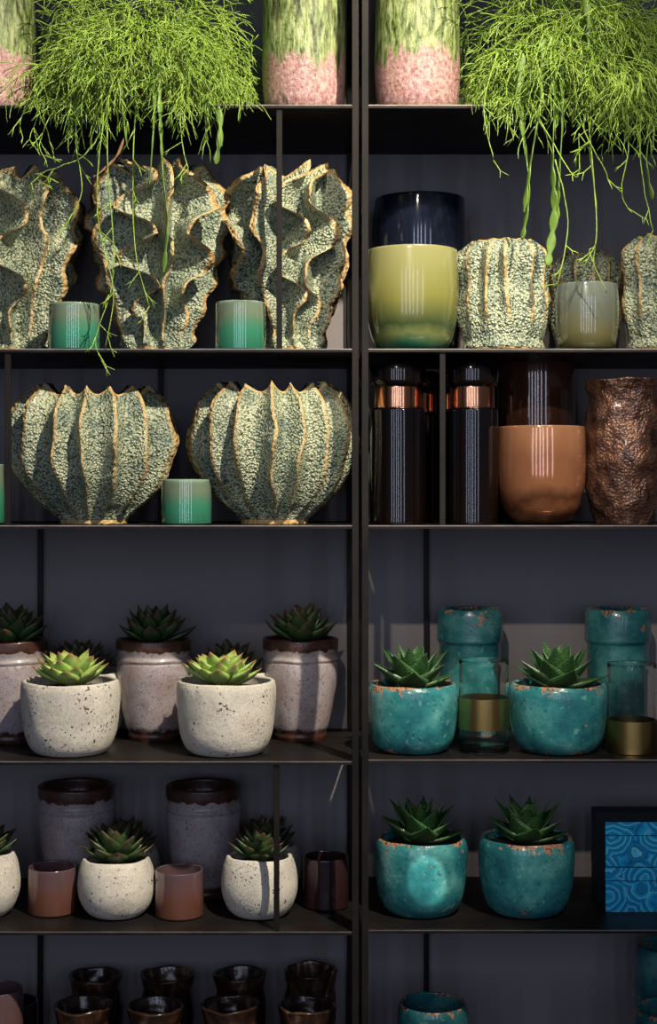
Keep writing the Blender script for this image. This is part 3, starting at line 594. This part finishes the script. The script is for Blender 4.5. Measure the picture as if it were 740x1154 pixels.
# ------------------------------------------------------------------ trailing cacti
def tube(mb, pts, r0, r1, n=4):
    rings = []; prev = None
    for i, p in enumerate(pts):
        d = (pts[min(i+1, len(pts)-1)]-pts[max(i-1, 0)])
        if d.length < 1e-6: d = Vector((0, 0, -1))
        d.normalize()
        a = prev if prev is not None else (Vector((0.3, 1, 0.2)))
        a = (a-d*a.dot(d)); a = a.normalized() if a.length > 1e-5 else d.orthogonal().normalized()
        prev = a; b = d.cross(a); r = r0+(r1-r0)*i/(len(pts)-1)
        rings.append([(p+a*(r*math.cos(2*PI*j/n))+b*(r*math.sin(2*PI*j/n)), i/len(pts), 0) for j in range(n)])
    mb.rings(rings)
def plant(label, px, dy, seed, nstr, spread, longs, flats, browns, obst, bias):
    rnd = random.Random(seed); zs = SH['A']; cx = X(px, dy)
    t = thing('trailing_cactus', label, 'potted plant', (cx, dy, zs), 'trailing mistletoe cacti on the top shelf')
    vessel([(0.72, 0), (0.76, 0.04), (0.95, 0.80), (1.04, 0.81), (1.06, 0.97), (1.04, 1.0)], 0.066, 0.112, wall=0.004, floor=0.006).build('nursery_pot', TERRA, t)
    disc(0.062, 0.100, seed=seed).build('soil', SOIL, t)
    mb = MB(); count = [0]
    def ok(p, last):
        # p in thing space; world y = dy + p.y ; keep off the shelf plate, the wall and the neighbours
        wy = dy+p.y; wx = cx+p.x
        if p.z > 0.27: return False
        if wy > DEPTH-0.012: p.y = DEPTH-0.012-dy
        for (ox, oy, orr, zt) in obst:
            d = Vector((wx-ox, wy-oy, 0))
            if p.z+zs < zt and d.length < orr: 
                p.x += 0; return False
        rr = math.hypot(p.x, p.y)
        if 0 < p.z < 0.114 and rr < 0.074:
            k = 0.0745/max(rr, 0.001); p.x *= k; p.y *= k
        if p.z < 0.004:
            if wy > -0.008:
                if last.z >= 0.004 and wy < 0.075 and rnd.random() < 0.8: p.y = -0.010-rnd.random()*0.02-dy; p.z = max(p.z, -0.002)
                elif wy < 0.03: p.y = -0.010-dy
                else: return False
        return True
    def grow(p, d, L, r, depth, g):
        pts = [p.copy()]; step = rnd.uniform(0.006, 0.012); travelled = 0; last = p.copy()
        nseg = rnd.randint(2, 4) if depth else rnd.randint(5, 11)
        for i in range(nseg):
            d = (d+Vector((rnd.gauss(0, 0.10), rnd.gauss(0, 0.10), rnd.gauss(0, 0.10)-g))).normalized()
            q = last+d*step
            if not ok(q, last): break
            pts.append(q); travelled += step; last = q.copy()
        if len(pts) > 1: tube(mb, pts, r, r*0.8); count[0] += len(pts)
        if len(pts) <= nseg or L-travelled <= 0: return
        for k in range(rnd.choice((1, 2, 2, 3)) if depth < 6 else 1):
            ax = Vector((rnd.gauss(0, 1), rnd.gauss(0, 1), rnd.gauss(0, 0.6))); ax = ax-d*ax.dot(d)
            nd = (d+ax.normalized()*rnd.uniform(0.4, 1.15)).normalized()
            grow(last, nd, (L-travelled)*rnd.uniform(0.5, 1.0), max(0.00055, r*0.9), depth+1, g)
    for i in range(nstr):
        az = rnd.uniform(0, 2*PI)
        if rnd.random() < 0.32: az = -PI/2+rnd.uniform(-1.4, 1.4)
        el = rnd.uniform(0.15, 1.35); d = Vector((math.cos(az)*math.cos(el), math.sin(az)*math.cos(el)*0.9, math.sin(el)))
        r0 = rnd.uniform(0.01, 0.055); st = Vector((math.cos(az)*r0, math.sin(az)*r0, 0.108))
        grow(st, d, rnd.uniform(0.14, spread), rnd.uniform(0.0009, 0.00135), 0, rnd.uniform(0.10, 0.22))
    # long hanging strands, in front of the shelf edge
    def path(px0, pts, yf):
        return [Vector((X(a, yf)-cx, yf-dy+rnd.uniform(-0.004, 0.004), Z(b, yf)-zs)) for a, b in pts]
    for pts, yf, br in longs:
        cp = catmull([(a, b) for a, b in pts], 6); P = path(0, cp, yf); tube(mb, P, 0.0012, 0.0008)
        for q in P[4::2]:
            if rnd.random() < br*1.5:
                a = rnd.choice((-1, 1)); dd = Vector((a*rnd.uniform(0.3, 1), rnd.uniform(-0.8, 0.2), rnd.uniform(-1.4, -0.2))).normalized()
                m = q+dd*rnd.uniform(0.012, 0.028); e = m+(dd+Vector((rnd.uniform(-0.6, 0.6), 0, -0.3))).normalized()*rnd.uniform(0.008, 0.02)
                tube(mb, [q, m, e], 0.0009, 0.0007)
                e2 = m+(dd+Vector((rnd.uniform(-1, 1), 0, 0.1))).normalized()*rnd.uniform(0.008, 0.018); tube(mb, [m, e2], 0.0008, 0.0006)
    mb.build('stems', RHIP, t)
    for nm, lst, mt in (('flat_stems', flats, FLATL), ('dried_stems', browns, BROWNST)):
        if not lst: continue
        fb = MB()
        for pts, yf, wpx in lst:
            P = catmull(pts, 16); wv = [Vector((X(a, yf)-cx, yf-dy, Z(b, yf)-zs)) for a, b in P]; rings = []; acc = 0; phi = rnd.uniform(-0.5, 0.5)
            for i, p in enumerate(wv):
                if i: acc += (wv[i]-wv[i-1]).length
                d = (wv[min(i+1, len(wv)-1)]-wv[max(i-1, 0)]).normalized()
                ph = phi+acc*14; a = Vector((math.cos(ph*0.6), math.sin(ph*0.6), 0)); a = (a-d*a.dot(d)).normalized(); b = d.cross(a)
                w_ = wpx*S0*0.5*(0.35+0.65*abs(math.sin(acc/0.034*PI)))*min(1, (len(wv)-i)/4)+0.0004
                rings.append([(p+a*(w_*math.cos(2*PI*j/8))+b*(0.0012*math.sin(2*PI*j/8)), 0, 0) for j in range(8)])
            fb.rings(rings)
        fb.build(nm, mt, t)
    print('segments', label, count[0])
ob_l = [(X(-10, 0.085), 0.085, 0.078, 2.4), (X(342, 0.085), 0.085, 0.078, 2.4)]
ob_r = [(X(470, 0.085), 0.085, 0.078, 2.4)]
plant('bright green trailing cactus in pot on the left, among pink and green vases', 165, 0.115, 7, 250, 0.38,
      [([(120, 100), (122, 200), (128, 280), (124, 330), (108, 380), (112, 402)], -0.03, 0.30),
       ([(118, 120), (110, 200), (112, 260), (128, 330), (118, 395)], -0.035, 0.22),
       ([(155, 90), (150, 180), (152, 280), (168, 345)], -0.025, 0.18),
       ([(75, 60), (60, 120), (45, 160), (48, 175)], -0.03, 0.4), ([(95, 80), (85, 150), (92, 215), (76, 250)], -0.03, 0.5),
       ([(60, 60), (28, 120), (22, 150)], -0.02, 0.4), ([(130, 110), (100, 170), (60, 190), (36, 198)], -0.03, 0.4),
       ([(230, 90), (245, 130), (250, 165)], -0.03, 0.4), ([(200, 90), (205, 160), (212, 190)], -0.02, 0.4)],
      [([(178, 60), (180, 120), (184, 200), (188, 250), (184, 308)], -0.028, 7), ([(135, 40), (138, 110), (143, 165)], -0.03, 7), ([(170, 50), (174, 120), (168, 210)], -0.032, 6), ([(246, 120), (248, 150), (243, 185)], -0.02, 8)],
      [([(140, 155), (132, 175), (118, 190), (105, 200)], -0.03, 3)], ob_l, 0)
plant('bright green trailing cactus in pot on the right with flat jointed stems', 652, 0.115, 19, 280, 0.38,
      [([(668, 90), (664, 160), (672, 240), (668, 300)], -0.03, 0.25), ([(640, 60), (655, 140), (680, 190), (690, 215)], -0.03, 0.3),
       ([(660, 100), (672, 260), (664, 285), (684, 330)], -0.03, 0.3), ([(700, 90), (708, 160), (700, 215), (712, 240)], -0.03, 0.4),
       ([(625, 180), (640, 250), (628, 320)], -0.035, 0.25), ([(728, 90), (720, 170), (735, 260)], -0.03, 0.4),
       ([(560, 60), (545, 120), (556, 180)], -0.03, 0.5), ([(600, 120), (648, 200), (652, 150)], -0.03, 0.4)],
      [([(588, 60), (586, 120), (592, 170), (596, 215), (588, 270)], -0.022, 10), ([(612, 40), (610, 110), (598, 180), (590, 240)], -0.03, 9),
       ([(622, 40), (625, 110), (622, 180), (624, 240), (617, 300)], -0.034, 11), ([(632, 60), (634, 130), (630, 190), (627, 250)], -0.026, 8),
       ([(732, 60), (736, 120), (728, 180), (735, 225)], -0.03, 9), ([(660, 0), (664, 40), (662, 90)], -0.035, 9)],
      [], ob_r, 0)
